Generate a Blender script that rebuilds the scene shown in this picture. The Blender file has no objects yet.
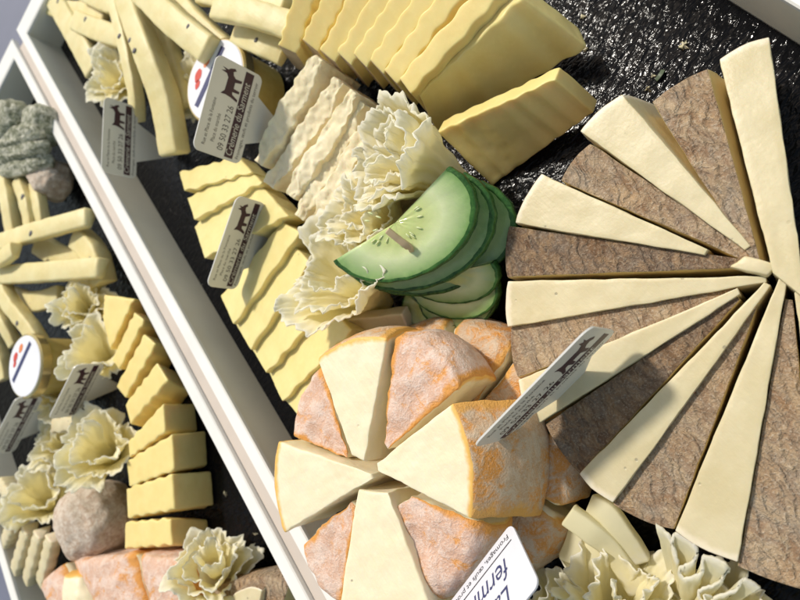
import bpy, bmesh, math, random
from mathutils import Vector, Matrix, noise
V = Vector
C = bpy.context.scene.collection
sc = bpy.context.scene
S = 0.01                      # everything below is written in centimetres
H = 32.0                      # camera height above the tray bottom, cm
FPX = 622.0
R3 = Matrix(((0.62694641, 0.70211438, 0.33759976), (-0.55243926, 0.70621101, -0.44280569), (-0.54931691, 0.09111208, 0.830632)))
# ---------------------------------------------------------------- camera
cd = bpy.data.cameras.new('camera'); cam = bpy.data.objects.new('camera', cd); C.objects.link(cam)
cd.sensor_width = 36; cd.lens = 36 * FPX / 800; cd.clip_start = .01; cd.clip_end = 100
M4 = R3.to_4x4(); M4.translation = V((0, 0, H * S)); cam.matrix_world = M4
cd.dof.use_dof = True; cd.dof.focus_distance = .285; cd.dof.aperture_fstop = 12.0
sc.camera = cam
# ---------------------------------------------------------------- light
SUN = V((.03, .56, .83)).normalized()
w = bpy.data.worlds.new('World'); sc.world = w; w.use_nodes = True
nt = w.node_tree; bg = nt.nodes['Background']; sky = nt.nodes.new('ShaderNodeTexSky')
sky.sky_type = 'NISHITA'; sky.sun_disc = False
sky.sun_elevation = math.asin(SUN.z); sky.sun_rotation = math.atan2(SUN.x, SUN.y)
wb = nt.nodes.new('ShaderNodeMix'); wb.data_type = 'RGBA'; wb.blend_type = 'MULTIPLY'; wb.inputs[0].default_value = 1
nt.links.new(sky.outputs[0], wb.inputs[6]); wb.inputs[7].default_value = (1.0, .84, .60, 1)      # the photograph's warm white balance
nt.links.new(wb.outputs[2], bg.inputs[0]); bg.inputs[1].default_value = .15
sl = bpy.data.lights.new('sun', 'SUN'); sl.energy = 2.15; sl.angle = math.radians(4.5); sl.color = (1, .95, .86)
so = bpy.data.objects.new('sun', sl); C.objects.link(so); so.rotation_euler = SUN.to_track_quat('Z', 'Y').to_euler(); so.location = SUN * 3
sc.view_settings.view_transform = 'Standard'; sc.view_settings.look = 'None'
sc.view_settings.exposure = 0.52; sc.view_settings.gamma = 1
sc.cycles.max_bounces = 12; sc.cycles.diffuse_bounces = 8; sc.cycles.transmission_bounces = 8
# ---------------------------------------------------------------- helpers
def ray(px, py):
    return (R3 @ V(((px - 400) / FPX, -(py - 300) / FPX, -1))).normalized()
def P(px, py, z=0.0):
    "the point at height z (cm) that this direction of sight meets"
    d = ray(px, py); return V((0, 0, H)) + d * ((z - H) / d.z)
def above(px, py, b):
    "point on the sight line nearest to the vertical through b"
    d = ray(px, py); h = V((d.x, d.y)); t = V((b.x, b.y)).dot(h) / h.dot(h); return V((0, 0, H)) + d * t
def N(p, s=1.0): return noise.noise(p * s)
def NV(p, s=1.0): return noise.noise_vector(p * s)
def tag(o, label=None, cat=None, group=None, kind=None):
    if label: o['label'] = label
    if cat: o['category'] = cat
    if group: o['group'] = group
    if kind: o['kind'] = kind
    return o
ORI = {}
def thing(name, label, cat, loc, group=None):
    o = bpy.data.objects.new(name, None); C.objects.link(o); o.empty_display_size = .01
    o.location = V(loc) * S; ORI[o.name] = V(loc); return tag(o, label, cat, group)
def mk(name, vs, fs, mat, parent=None, smooth=True, uvw=None, origin=None, edge=None):
    if parent is not None: og = ORI[parent.name]
    elif origin is not None: og = V(origin)
    else:
        n = len(vs); og = V((sum(v[0] for v in vs) / n, sum(v[1] for v in vs) / n, min(v[2] for v in vs)))
    me = bpy.data.meshes.new(name); me.from_pydata([(V(v) - og) * S for v in vs], [], fs); me.validate()
    if smooth: me.polygons.foreach_set('use_smooth', [True] * len(me.polygons))
    if uvw:
        a = me.attributes.new('uvw', 'FLOAT_VECTOR', 'POINT')
        for i, c in enumerate(uvw): a.data[i].vector = c
    if mat: me.materials.append(mat)
    o = bpy.data.objects.new(name, me); C.objects.link(o)
    if parent is not None: o.parent = parent
    else: o.location = og * S
    ORI[o.name] = og
    return o
def bmk(name, bm, mat, parent=None, smooth=False):
    bm.normal_update(); vs = [v.co.copy() for v in bm.verts]
    bm.verts.index_update(); fs = [[v.index for v in f.verts] for f in bm.faces]; bm.free()
    return mk(name, vs, fs, mat, parent, smooth)
def weighted(o):
    return o
# ---------------------------------------------------------------- materials
def node(nt, t, **k):
    n = nt.nodes.new(t)
    for a, b in k.items(): setattr(n, a, b)
    return n
def base(name, col, rough=.5, sss=0, spec=.5, rad=(1, .6, .3), scale=.004):
    m = bpy.data.materials.new(name); m.use_nodes = True; b = m.node_tree.nodes['Principled BSDF']
    b.inputs['Base Color'].default_value = (*col, 1); b.inputs['Roughness'].default_value = rough
    b.inputs['Specular IOR Level'].default_value = spec
    if sss:
        b.inputs['Subsurface Weight'].default_value = sss; b.inputs['Subsurface Radius'].default_value = rad; b.inputs['Subsurface Scale'].default_value = scale
    return m, m.node_tree, b
def coords(nt): return node(nt, 'ShaderNodeTexCoord').outputs['Object']
def mixc(nt, f, a, b, t='MIX'):
    m = node(nt, 'ShaderNodeMix', data_type='RGBA', blend_type=t)
    if isinstance(f, (int, float)): m.inputs[0].default_value = f
    else: nt.links.new(f, m.inputs[0])
    for i, x in ((6, a), (7, b)):
        if isinstance(x, tuple): m.inputs[i].default_value = (*x, 1)
        else: nt.links.new(x, m.inputs[i])
    return m.outputs[2]
def nz(nt, co, s, d=4, r=.55, dist=0):
    n = node(nt, 'ShaderNodeTexNoise'); n.inputs['Scale'].default_value = s; n.inputs['Detail'].default_value = d
    n.inputs['Roughness'].default_value = r; n.inputs['Distortion'].default_value = dist; nt.links.new(co, n.inputs['Vector']); return n.outputs['Fac']
def ramp(nt, f, a, b, ca=(0, 0, 0), cb=(1, 1, 1)):
    r = node(nt, 'ShaderNodeMapRange', clamp=True); nt.links.new(f, r.inputs[0]); r.inputs[1].default_value = a; r.inputs[2].default_value = b
    return r.outputs[0]
def math2(nt, op, a, b):
    m = node(nt, 'ShaderNodeMath', operation=op)
    for i, x in enumerate((a, b)):
        if isinstance(x, (int, float)): m.inputs[i].default_value = x
        else: nt.links.new(x, m.inputs[i])
    return m.outputs[0]
def bump(nt, b, h, st, dist=.001, prev=None):
    n = node(nt, 'ShaderNodeBump'); n.inputs['Strength'].default_value = st; n.inputs['Distance'].default_value = dist
    nt.links.new(h, n.inputs['Height'])
    if prev: nt.links.new(prev, n.inputs['Normal'])
    nt.links.new(n.outputs[0], b.inputs['Normal']); return n.outputs[0]
def paste(name, c1, c2, rough=.42, sss=.35, holes=0, bs=.25, grain=400, tint=None, scale=.004, tintw=.05):
    "cheese paste: soft mottling, tiny pits, a few eyes, a tint next to the rind (u=1)"
    m, nt, b = base(name, c1, rough, sss, .4, scale=scale); co = coords(nt)
    col = mixc(nt, ramp(nt, nz(nt, co, 60, 3), .35, .65), c1, c2)
    fine = nz(nt, co, grain, 5, .6)
    mp = node(nt, 'ShaderNodeMapping'); nt.links.new(co, mp.inputs[0]); mp.inputs['Scale'].default_value = (1, .12, .5); mp.inputs['Rotation'].default_value = (.3, .2, .9)
    fine = math2(nt, 'ADD', fine, math2(nt, 'MULTIPLY', nz(nt, mp.outputs[0], 320, 3, .6), .9))      # knife drag
    col = mixc(nt, math2(nt, 'MULTIPLY', ramp(nt, nz(nt, co, 190, 4, .7), .52, .75), .35), col, tuple(min(1, x * 1.12) for x in c1))
    h = fine
    if holes:
        v = node(nt, 'ShaderNodeTexVoronoi'); v.inputs['Scale'].default_value = 190; nt.links.new(co, v.inputs['Vector'])
        keep = node(nt, 'ShaderNodeSeparateColor'); nt.links.new(v.outputs['Color'], keep.inputs[0])
        k = ramp(nt, keep.outputs[0], 1 - holes, 1 - holes + .01)
        d = math2(nt, 'MULTIPLY', ramp(nt, v.outputs['Distance'], .17, .10), k)
        col = mixc(nt, d, col, tuple(x * .62 for x in c1)); h = math2(nt, 'SUBTRACT', fine, math2(nt, 'MULTIPLY', d, 3))
    if tint:
        a = node(nt, 'ShaderNodeAttribute', attribute_name='uvw'); s = node(nt, 'ShaderNodeSeparateXYZ'); nt.links.new(a.outputs['Vector'], s.inputs[0])
        u = math2(nt, 'ADD', s.outputs[0], math2(nt, 'MULTIPLY', math2(nt, 'SUBTRACT', nz(nt, co, 220, 3), .5), tintw))
        col = mixc(nt, ramp(nt, u, 1 - tintw, 1 - tintw * .4), col, tint)
    nt.links.new(col, b.inputs['Base Color']); bump(nt, b, h, bs, .0006); return m
def rindmat(name, cols, s1, rough=.75, bs=.6, streak=1.0, sss=0, s2=None, thr=(.42, .6), dist=1.2, weave=False, edge=None):
    m, nt, b = base(name, cols[0], rough, sss, .3); co = coords(nt)
    mp = node(nt, 'ShaderNodeMapping'); nt.links.new(co, mp.inputs[0]); mp.inputs['Scale'].default_value = (1, streak, 1); mp.inputs['Rotation'].default_value = (0, 0, .6)
    n1 = nz(nt, mp.outputs[0], s1, 6, .65, dist); n2 = nz(nt, mp.outputs[0], (s2 or s1 * 3.3), 5, .7, .6); n3 = nz(nt, co, 900, 3, .7)
    col = mixc(nt, ramp(nt, n1, *thr), cols[0], cols[1])
    col = mixc(nt, ramp(nt, n2, .45, .60), col, cols[2])
    if weave: col = mixc(nt, math2(nt, 'MULTIPLY', ramp(nt, nz(nt, co, 22, 3, .6), .48, .66), .6), col, (cols[0][0] * 1.45, cols[0][1] * 1.3, cols[0][2] * .9))
    col = mixc(nt, math2(nt, 'MULTIPLY', ramp(nt, n3, .5, .72), .55), col, cols[3])
    if edge:
        a = node(nt, 'ShaderNodeAttribute', attribute_name='uvw'); s = node(nt, 'ShaderNodeSeparateXYZ'); nt.links.new(a.outputs['Vector'], s.inputs[0])
        d = math2(nt, 'MINIMUM', s.outputs[1], math2(nt, 'SUBTRACT', 1, s.outputs[1]))
        d = math2(nt, 'ADD', d, math2(nt, 'MULTIPLY', math2(nt, 'SUBTRACT', nz(nt, co, 130, 4, .7), .5), .28))
        col = mixc(nt, ramp(nt, d, .12, .05), col, edge)
    nt.links.new(col, b.inputs['Base Color'])
    h = math2(nt, 'ADD', math2(nt, 'MULTIPLY', n2, 1.2), math2(nt, 'MULTIPLY', n3, .5))
    if weave:
        wv = node(nt, 'ShaderNodeTexWave'); wv.inputs['Scale'].default_value = 75; wv.inputs['Distortion'].default_value = 9; wv.inputs['Detail'].default_value = 2; wv.inputs['Detail Scale'].default_value = 1.5
        nt.links.new(mp.outputs[0], wv.inputs['Vector']); h = math2(nt, 'ADD', h, math2(nt, 'MULTIPLY', wv.outputs['Fac'], .45))
    bump(nt, b, h, bs, .0012); return m
def plain(name, col, rough=.5, **k):
    m, nt, b = base(name, col, rough, **k); co = coords(nt)
    c = mixc(nt, ramp(nt, nz(nt, co, 25, 4), .3, .7), col, tuple(x * .9 for x in col)); nt.links.new(c, b.inputs['Base Color'])
    bump(nt, b, nz(nt, co, 500, 3), .05, .0004); return m

M = {}
M['rim'] = plain('white_plastic', (.86, .84, .80), .35)
M['wall'] = plain('cream_plastic', (.86, .80, .67), .5)
M['gap'] = plain('beige_strip', (.62, .54, .47), .6)
M['counter'] = plain('counter_blue_grey', (.16, .17, .24), .6)
M['tomme'] = paste('tomme_paste', (.66, .575, .37), (.61, .52, .31), .4, .3, holes=.16, tint=(.80, .70, .52), tintw=.03)
M['tomme2'] = paste('tomme_paste_side', (.74, .60, .30), (.68, .54, .26), .45, .35)
M['trind'] = rindmat('tomme_rind', [(.31, .19, .11), (.37, .285, .205), (.48, .35, .22), (.72, .62, .48)], 48, bs=1.8, streak=.6, weave=True, s2=170)
M['trind2'] = rindmat('tomme_rind_dark', [(.18, .105, .06), (.23, .175, .13), (.34, .22, .125), (.56, .46, .34)], 50, bs=1.8, streak=.6, weave=True, s2=190)
M['yellow'] = paste('yellow_paste', (.83, .68, .29), (.78, .62, .24), .38, .4, bs=.15, scale=.006)
M['yellow2'] = paste('yellow_paste_pale', (.79, .68, .31), (.74, .62, .26), .42, .35, bs=.2, holes=.03)
M['yrind'] = paste('yellow_rind', (.52, .40, .26), (.42, .31, .20), .6, .1, bs=.7)
M['soft'] = paste('soft_paste', (.84, .75, .54), (.80, .70, .48), .45, .35, bs=.5, grain=260, holes=.02, tint=(.80, .47, .12), tintw=.05)
M['orind'] = rindmat('washed_rind', [(.74, .33, .09), (.68, .43, .31), (.76, .57, .47), (.90, .80, .74)], 40, .5, 1.1, 1, sss=.1, s2=120, thr=(.36, .45), dist=2.6, edge=(.72, .33, .08))
M['orind2'] = rindmat('washed_rind_ochre', [(.68, .30, .07), (.58, .38, .23), (.64, .49, .35), (.78, .66, .52)], 26, .5, 1.1, 1, s2=120, thr=(.46, .54), dist=2.8, edge=(.72, .38, .10))
M['sticks'] = paste('stick_paste', (.76, .67, .37), (.70, .59, .28), .45, .3, bs=.3, holes=.02)
M['crumb'] = paste('crumbly_paste', (.88, .79, .56), (.82, .71, .46), .65, .3, bs=.7, grain=300)
M['fuzzy'] = rindmat('bloomy_rind', [(.50, .36, .26), (.60, .50, .40), (.70, .60, .50), (.78, .72, .62)], 90, .8, .9)
M['ash'] = rindmat('ash_rind', [(.13, .14, .08), (.28, .29, .20), (.60, .58, .48), (.76, .73, .63)], 60, .85, .9)
def rosmat():
    m, nt, b = base('rosette_cream', (.86, .78, .45), .5, 0, .35); co = coords(nt)
    a = node(nt, 'ShaderNodeAttribute', attribute_name='uvw'); s = node(nt, 'ShaderNodeSeparateXYZ'); nt.links.new(a.outputs['Vector'], s.inputs[0])
    t = math2(nt, 'ADD', s.outputs[0], math2(nt, 'MULTIPLY', math2(nt, 'SUBTRACT', nz(nt, co, 300, 4), .5), .35))
    c = mixc(nt, ramp(nt, t, .80, 1.08), (.97, .92, .66), (.97, .95, .88)); nt.links.new(c, b.inputs['Base Color'])
    bump(nt, b, nz(nt, co, 420, 4, .6), .25, .0006)
    tr = node(nt, 'ShaderNodeBsdfTranslucent'); nt.links.new(c, tr.inputs[0]); mx = node(nt, 'ShaderNodeMixShader'); mx.inputs[0].default_value = .45
    out = nt.nodes['Material Output']; nt.links.new(b.outputs[0], mx.inputs[1]); nt.links.new(tr.outputs[0], mx.inputs[2]); nt.links.new(mx.outputs[0], out.inputs[0]); return m
M['ros'] = rosmat()
def cucmat():
    m, nt, b = base('cucumber_flesh', (.55, .68, .35), .13, .35, .6, rad=(.6, 1, .3), scale=.004); co = coords(nt)
    a = node(nt, 'ShaderNodeAttribute', attribute_name='uvw'); s = node(nt, 'ShaderNodeSeparateXYZ'); nt.links.new(a.outputs['Vector'], s.inputs[0])
    c = mixc(nt, ramp(nt, s.outputs[0], .35, .62), (.56, .62, .25), (.62, .68, .40))
    c = mixc(nt, ramp(nt, s.outputs[0], .60, .97), c, (.12, .27, .055))
    c = mixc(nt, math2(nt, 'MULTIPLY', ramp(nt, nz(nt, co, 150, 4), .35, .7), .35), c, (.45, .58, .25)); nt.links.new(c, b.inputs['Base Color'])
    bump(nt, b, nz(nt, co, 260, 4), .35, .0008); return m
M['cuc'] = cucmat()
M['cskin'] = rindmat('cucumber_skin', [(.018, .055, .015), (.03, .10, .02), (.05, .14, .03), (.05, .14, .03)], 70, .25, .2)
M['seed'] = plain('cucumber_seed', (.64, .69, .36), .2, sss=.3)
M['wood'] = plain('toothpick_wood', (.55, .42, .25), .6)
M['card'] = plain('card_plastic', (.66, .65, .62), .35)
M['cardw'] = plain('white_card', (.70, .70, .76), .35)
M['ink'] = plain('black_ink', (.012, .008, .014), .4)
M['plum'] = plain('plum_ink', (.035, .008, .025), .4)
M['cardtxt'] = plain('pale_lettering', (.60, .59, .56), .4)
M['navy'] = plain('navy_ink', (.03, .035, .13), .4)
M['red'] = plain('pepper_red', (.62, .05, .03), .4)
M['orange'] = plain('pepper_orange', (.75, .22, .06), .4)
M['lid'] = plain('lid_white', (.84, .84, .90), .25)
M['gold'] = plain('lid_gold', (.65, .52, .25), .25); M['gold'].node_tree.nodes['Principled BSDF'].inputs['Metallic'].default_value = .8
M['honey'] = paste('jar_content', (.60, .46, .16), (.50, .36, .10), .2, .3)
M['truffle'] = plain('truffle_fleck', (.10, .09, .10), .6)
m, nt, b = base('jar_glass', (.95, .95, .9), .05); b.inputs['Transmission Weight'].default_value = 1; M['glass'] = m
def matmat():
    m, nt, b = base('black_glossy_sheet', (.005, .005, .006),  .11, 0, .15); co = coords(nt)
    mp = node(nt, 'ShaderNodeMapping'); nt.links.new(co, mp.inputs[0]); mp.inputs['Scale'].default_value = (1, 2.4, 1); mp.inputs['Rotation'].default_value = (0, 0, .75)
    n1 = nz(nt, mp.outputs[0], 135, 2, .5, .6); n2 = nz(nt, mp.outputs[0], 420, 2, .5, .3)
    h = math2(nt, 'ADD', n1, math2(nt, 'MULTIPLY', n2, .12))
    bump(nt, b, h, 1.0, .0013); return m
M['mat'] = matmat()
# ---------------------------------------------------------------- warped rounded box
def samples(L, r, st):
    n = max(2, int(round((L - 2 * r) / st))); a = [0, .25 * r, .6 * r] + [r + (L - 2 * r) * i / n for i in range(n + 1)] + [L - .6 * r, L - .25 * r, L]
    return a
def hexa(c, r=.12, st=.3, disp=None, rough=.03, seed=0):
    """c: bottom 4 corners (u0v0,u1v0,u1v1,u0v1) then top 4. returns verts, faces by side, uvw. sides u- u+ v- v+ w- w+"""
    c = [V(x) for x in c]
    el = lambda i, j: (c[i] - c[j]).length
    A = (el(0, 1) + el(3, 2) + el(4, 5) + el(7, 6)) / 4; B = max((el(0, 3) + el(4, 7)) / 2, (el(1, 2) + el(5, 6)) / 2); D = (el(0, 4) + el(1, 5) + el(2, 6) + el(3, 7)) / 4
    r = min(r, A * .3, B * .3, D * .3)
    g = [samples(A, r, st), samples(B, r, st), samples(D, r, st)]; n = [len(x) for x in g]; L = (A, B, D)
    vs, uvw, idx = [], [], {}
    def tri(u, v, w_):
        a = c[0].lerp(c[1], u).lerp(c[3].lerp(c[2], u), v); b_ = c[4].lerp(c[5], u).lerp(c[7].lerp(c[6], u), v); return a.lerp(b_, w_)
    def vert(i, j, k):
        if (i, j, k) in idx: return idx[i, j, k]
        p = V((g[0][i], g[1][j], g[2][k])); q = V([min(max(p[a], r), L[a] - r) for a in range(3)]); d = p - q
        if d.length > 1e-9: p = q + d.normalized() * r
        u, v, w_ = p[0] / A, p[1] / B, p[2] / D; x = tri(u, v, w_)
        if disp: x = x + disp(u, v, w_, x)
        if rough: x = x + NV(x + V((seed * 7.1, 0, 0)), 1.1) * rough + NV(x + V((seed, 3, 0)), 3.5) * rough * .5
        idx[i, j, k] = len(vs); vs.append(x); uvw.append((u, v, w_)); return idx[i, j, k]
    F = {s: [] for s in ('u-', 'u+', 'v-', 'v+', 'w-', 'w+')}
    for ax, (a, b_) in enumerate(((1, 2), (0, 2), (0, 1))):
        for e, sg in ((0, '-'), (n[ax] - 1, '+')):
            fl = F['uvw'[ax] + sg]
            for i in range(n[a] - 1):
                for j in range(n[b_] - 1):
                    q = []
                    for di, dj in ((0, 0), (1, 0), (1, 1), (0, 1)):
                        k = [0, 0, 0]; k[ax] = e; k[a] = i + di; k[b_] = j + dj; q.append(vert(*k))
                    fl.append(q)
    # consistent outward orientation
    cen = sum(c, V()) / 8
    for s in F:
        f0 = F[s][len(F[s]) // 2]; nn = (vs[f0[1]] - vs[f0[0]]).cross(vs[f0[2]] - vs[f0[0]]); 
        f_c = sum((vs[i] for i in f0), V()) / 4
        if nn.dot(f_c - cen) < 0: F[s] = [q[::-1] for q in F[s]]
    return vs, F, uvw
def sub(vs, F, uvw, sides):
    fs = [q for s in sides for q in F[s]]; used = sorted({i for q in fs for i in q}); mp = {o: i for i, o in enumerate(used)}
    return [vs[i] for i in used], [[mp[i] for i in q] for q in fs], [uvw[i] for i in used]
def block(name, label, cat, c, mats, group=None, parent=None, **k):
    """mats: list of (part_name, sides, material). one entry = single mesh"""
    vs, F, uvw = hexa(c, **k)
    if len(mats) == 1:
        o = mk(name, vs, [q for s in F for q in F[s]], mats[0][2], parent, uvw=uvw)
        return tag(o, label, cat, group) if parent is None else o
    zc = sum((V(x) for x in c), V()) / 8; zc.z = min(x[2] for x in c)
    t = thing(name, label, cat, zc, group)
    for pn, sides, mt in mats:
        a, b_, d = sub(vs, F, uvw, sides); mk(pn, a, b_, mt, t, uvw=d)
    return t
ALL = ('u-', 'u+', 'v-', 'v+', 'w-', 'w+')
def quadz(pts): return [P(*p) for p in pts]

# ================================================================ SETTING
def boxv(x0, x1, y0, y1, z0, z1, name, mat, parent=None, bev=.15):
    bm = bmesh.new(); bmesh.ops.create_cube(bm, size=1)
    for v in bm.verts: v.co = V(((x0 + x1) / 2 + v.co.x * (x1 - x0), (y0 + y1) / 2 + v.co.y * (y1 - y0), (z0 + z1) / 2 + v.co.z * (z1 - z0)))
    if bev: bmesh.ops.bevel(bm, geom=bm.edges[:], offset=bev, segments=3, affect='EDGES', profile=.5)
    return bmk(name, bm, mat, parent)
g = boxv(-160, 160, -120, 220, -2.6, -1.2, 'counter', M['counter'], bev=0); g['kind'] = 'structure'
XL, XR, YF, YN = -25.6, 9.9, 66.8, -30.0
def tray(x0, x1, label):
    t = thing('serving_tray', label, 'tray', ((x0 + x1) / 2, (YF + YN) / 2, -1.1))
    boxv(x0 - .9, x1 + .9, YN - .9, YF + .9, -1.1, -.25, 'tray_bottom', M['wall'], t, .1)
    boxv(x0 - .55, x0, YN, YF, -.25, 3.1, 'side_wall', M['wall'], t, .04); boxv(x1, x1 + .55, YN, YF, -.25, 3.1, 'side_wall', M['wall'], t, .04)
    boxv(x0 - .55, x1 + .55, YF, YF + .55, -.25, 3.1, 'end_wall', M['wall'], t, .04); boxv(x0 - .55, x1 + .55, YN - .55, YN, -.25, 3.1, 'end_wall', M['wall'], t, .04)
    # flat rim with rolled edge
    bm = bmesh.new(); bmesh.ops.create_cube(bm, size=1); bm.free()
    o, i = .95, .02; z0, z1 = 3.1, 3.42
    pr = [(-i, z0), (-i, z1 - .08), (.06, z1), (o - .08, z1), (o, z1 - .08), (o, z0 - .3), (o - .12, z0 - .3), (o - .12, z0)]
    vs, fs = [], []
    for (cx, cy, sx, sy) in ((x0, YN, -1, -1), (x1, YN, 1, -1), (x1, YF, 1, 1), (x0, YF, -1, 1)):
        for d, z in pr: vs.append((cx + sx * d, cy + sy * d * (2.4 if sy > 0 else 1), z))
    n = len(pr)
    for a in range(4):
        for k in range(n): fs.append([a * n + k, a * n + (k + 1) % n, ((a + 1) % 4) * n + (k + 1) % n, ((a + 1) % 4) * n + k])
    mk('rim', vs, fs, M['rim'], t, False)
    return t
tray(XL, XR, 'white cream tray on the right holding the big cheese wheels')
XLL = -56.6; XLR = XL - 3.0
tray(XLL, XLR, 'white cream tray on the left, beyond the double rim')
tag(boxv(XL - 2.0, XL - 1.0, YN, YF + .6, -1.1, 3.05, 'joint_strip', M['gap'], bev=.03), 'beige strip filling the gap between the two tray rims', 'strip')
def liner(x0, x1, label):
    vs, fs = [], []; nx, ny = 8, 16
    for k, z in enumerate((-.2, 0)):
        for j in range(ny + 1):
            for i in range(nx + 1): vs.append((x0 + (x1 - x0) * i / nx, YN + .05 + (YF - YN - .1) * j / ny, z))
    o = (nx + 1) * (ny + 1)
    for j in range(ny):
        for i in range(nx):
            a = j * (nx + 1) + i; fs.append([o + a, o + a + 1, o + a + nx + 2, o + a + nx + 1]); fs.append([a, a + nx + 1, a + nx + 2, a + 1])
    for j in range(ny):
        a = j * (nx + 1); fs.append([a, o + a, o + a + nx + 1, a + nx + 1]); a += nx; fs.append([a, a + nx + 1, o + a + nx + 1, o + a])
    for i in range(nx):
        fs.append([i, i + 1, o + i + 1, o + i]); a = ny * (nx + 1) + i; fs.append([a, o + a, o + a + 1, a + 1])
    tag(mk('tray_liner', vs, fs, M['mat'], smooth=False, origin=((x0 + x1) / 2, 18, -.2)), label, 'tray liner')
liner(XL + .05, XR - .05, 'glossy black textured sheet lining the right tray')
liner(XLL + .05, XLR - .05, 'black sheet lining the bottom of the left tray')

# ================================================================ TOMME WHEEL (right)
def bulge(amt, cen=None):
    def f(u, v, w_, x):
        return V()
    return f
def wedge(name, label, top, zt, mats, group, zb=.02, bul=.35, spread=.05, tipw=.1, flare=0, **k):
    """top: pixels outerA, outerB, tip at height zt (tuple zt allowed: outerA, outerB, tip)"""
    z = zt if isinstance(zt, tuple) else (zt,) * 3
    a, b_ = P(*top[0], z[0]), P(*top[1], z[1]); t = P(*top[2], z[2])
    side = (b_ - a).normalized() * tipw; t0, t1 = t - side, t + side
    if len(top) > 3: t0, t1 = P(*top[2], z[2]), P(*top[3], z[2])
    mid = (a + b_) / 2; rad = mid - t; rad.z = 0; rad.normalize()
    def dn(p, o=0): q = p + rad * o; return V((q.x, q.y, zb))
    fl = V((rad.y, -rad.x, 0)) * flare; fl = fl if fl.dot(b_ - a) > 0 else -fl
    c = [dn(t0), dn(a, spread), dn(b_, spread) + fl, dn(t1) + fl * .6, t0, a, b_, t1]
    def disp(u, v, w_, x):
        return rad * bul * (1 - (2 * v - 1) ** 2) * u ** 6 + (rad * .25 * (1 - (2 * w_ - 1) ** 2) * u ** 8)
    return block(name, label, 'cheese wedge', c, mats, group, disp=disp, **k)
G1 = 'alternating cut wedges of the big brown-rinded wheel'
pale = lambda r='trind': [('paste', ('u-', 'v-', 'v+', 'w+'), M['tomme']), ('rind', ('u+', 'w-'), M[r])]
rind = lambda r='trind': [('paste', ('u-', 'v-', 'v+', 'w-'), M['tomme2']), ('rind', ('u+', 'w+'), M[r])]
WH = [ # kind, outerA, outerB, tip(s), z, label
 ('p', (719, 59), (769, 37), [(773, 273), (806, 300)], 4.6, 'widest pale wedge standing at the upper right against the tray edge'),
 ('r', (652, 102), (708, 69), [(757, 262)], 4.2, 'brown rind-up wedge just left of the widest pale wedge'),
 ('p', (580, 131), (622, 94), [(748, 248)], (4.5, 4.6, 4.3), 'pale wedge whose corner is nearest the lowest yellow slab'),
 ('r', (561, 181), (590, 143), [(766, 266)], 4.0, 'narrow brown rind-up wedge between the two upper left pale wedges'),
 ('p', (515, 223), (541, 174), [(706, 252)], (4.4, 4.5, 4.3), 'short pale wedge with a chalky corner beside the cucumber slices'),
 ('r', (507, 277), (509, 226), [(757, 264)], 4.05, 'dark brown rind-up wedge pointing left at the cucumber'),
 ('p', (508, 327), (508, 281), [(766, 279)], (4.3, 4.4, 4.2), 'long pale wedge lying almost level in the picture'),
 ('r', (518, 378), (511, 327), [(738, 291)], 3.95, 'brown rind-up wedge behind the top end of the tilted tag'),
 ('p', (534, 426), (518, 380), [(739, 291)], (4.25, 4.35, 4.2), 'pale wedge partly covered by the tilted tag'),
 ('r', (580, 474), (545, 424), [(738, 297)], 3.95, 'darkest grey brown rind-up wedge under the tilted tag'),
 ('p', (613, 503), (579, 474), [(768, 284)], (4.3, 4.3, 4.2), 'slim pale wedge between two rind-up wedges at the lower left'),
 ('r', (674, 529), (613, 504), [(757, 298)], 3.9, 'brown rind-up wedge above the folded ribbon of cheese'),
 ('p', (738, 562), (675, 531), [(784, 275)], (4.3, 4.3, 4.3), 'broad pale wedge at the bottom ending over the cheese ribbon'),
 ('r', (822, 592), (738, 566), [(789, 300)], 4.0, 'ridged brown rind-up wedge at the lower right frame edge'),
 ('p', (905, 520), (835, 592), [(797, 290)], 4.3, 'pale wedge cut off by the right frame edge'),
 ('r', (940, 430), (905, 515), [(800, 285)], 4.0, 'rind-up wedge mostly outside the right frame edge'),
]
for i, (kd, a, b_, tp, z, lab) in enumerate(WH):
    wedge('cheese_wedge', lab, [a, b_] + tp, z, (pale if kd == 'p' else rind)('trind2' if i in (5, 9) else 'trind'), G1, r=.05, rough=.035, bul=.15, st=.32, seed=i, tipw=.12, flare=(0, .9, 1.2, .3, .4)[i] if i < 5 else 0)
# small broken flake at the hub
block('cheese_flake', 'thin broken cheese flake at the hub of the brown wheel', 'cheese piece',
      quadz([(728, 268, 4.1), (745, 258, 4.1), (777, 266, 4.1), (770, 278, 4.1), (728, 268, 4.5), (745, 256, 4.5), (777, 264, 4.5), (770, 276, 4.5)]), [('flake', ALL, M['tomme'])], r=.1, rough=.08)

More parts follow.
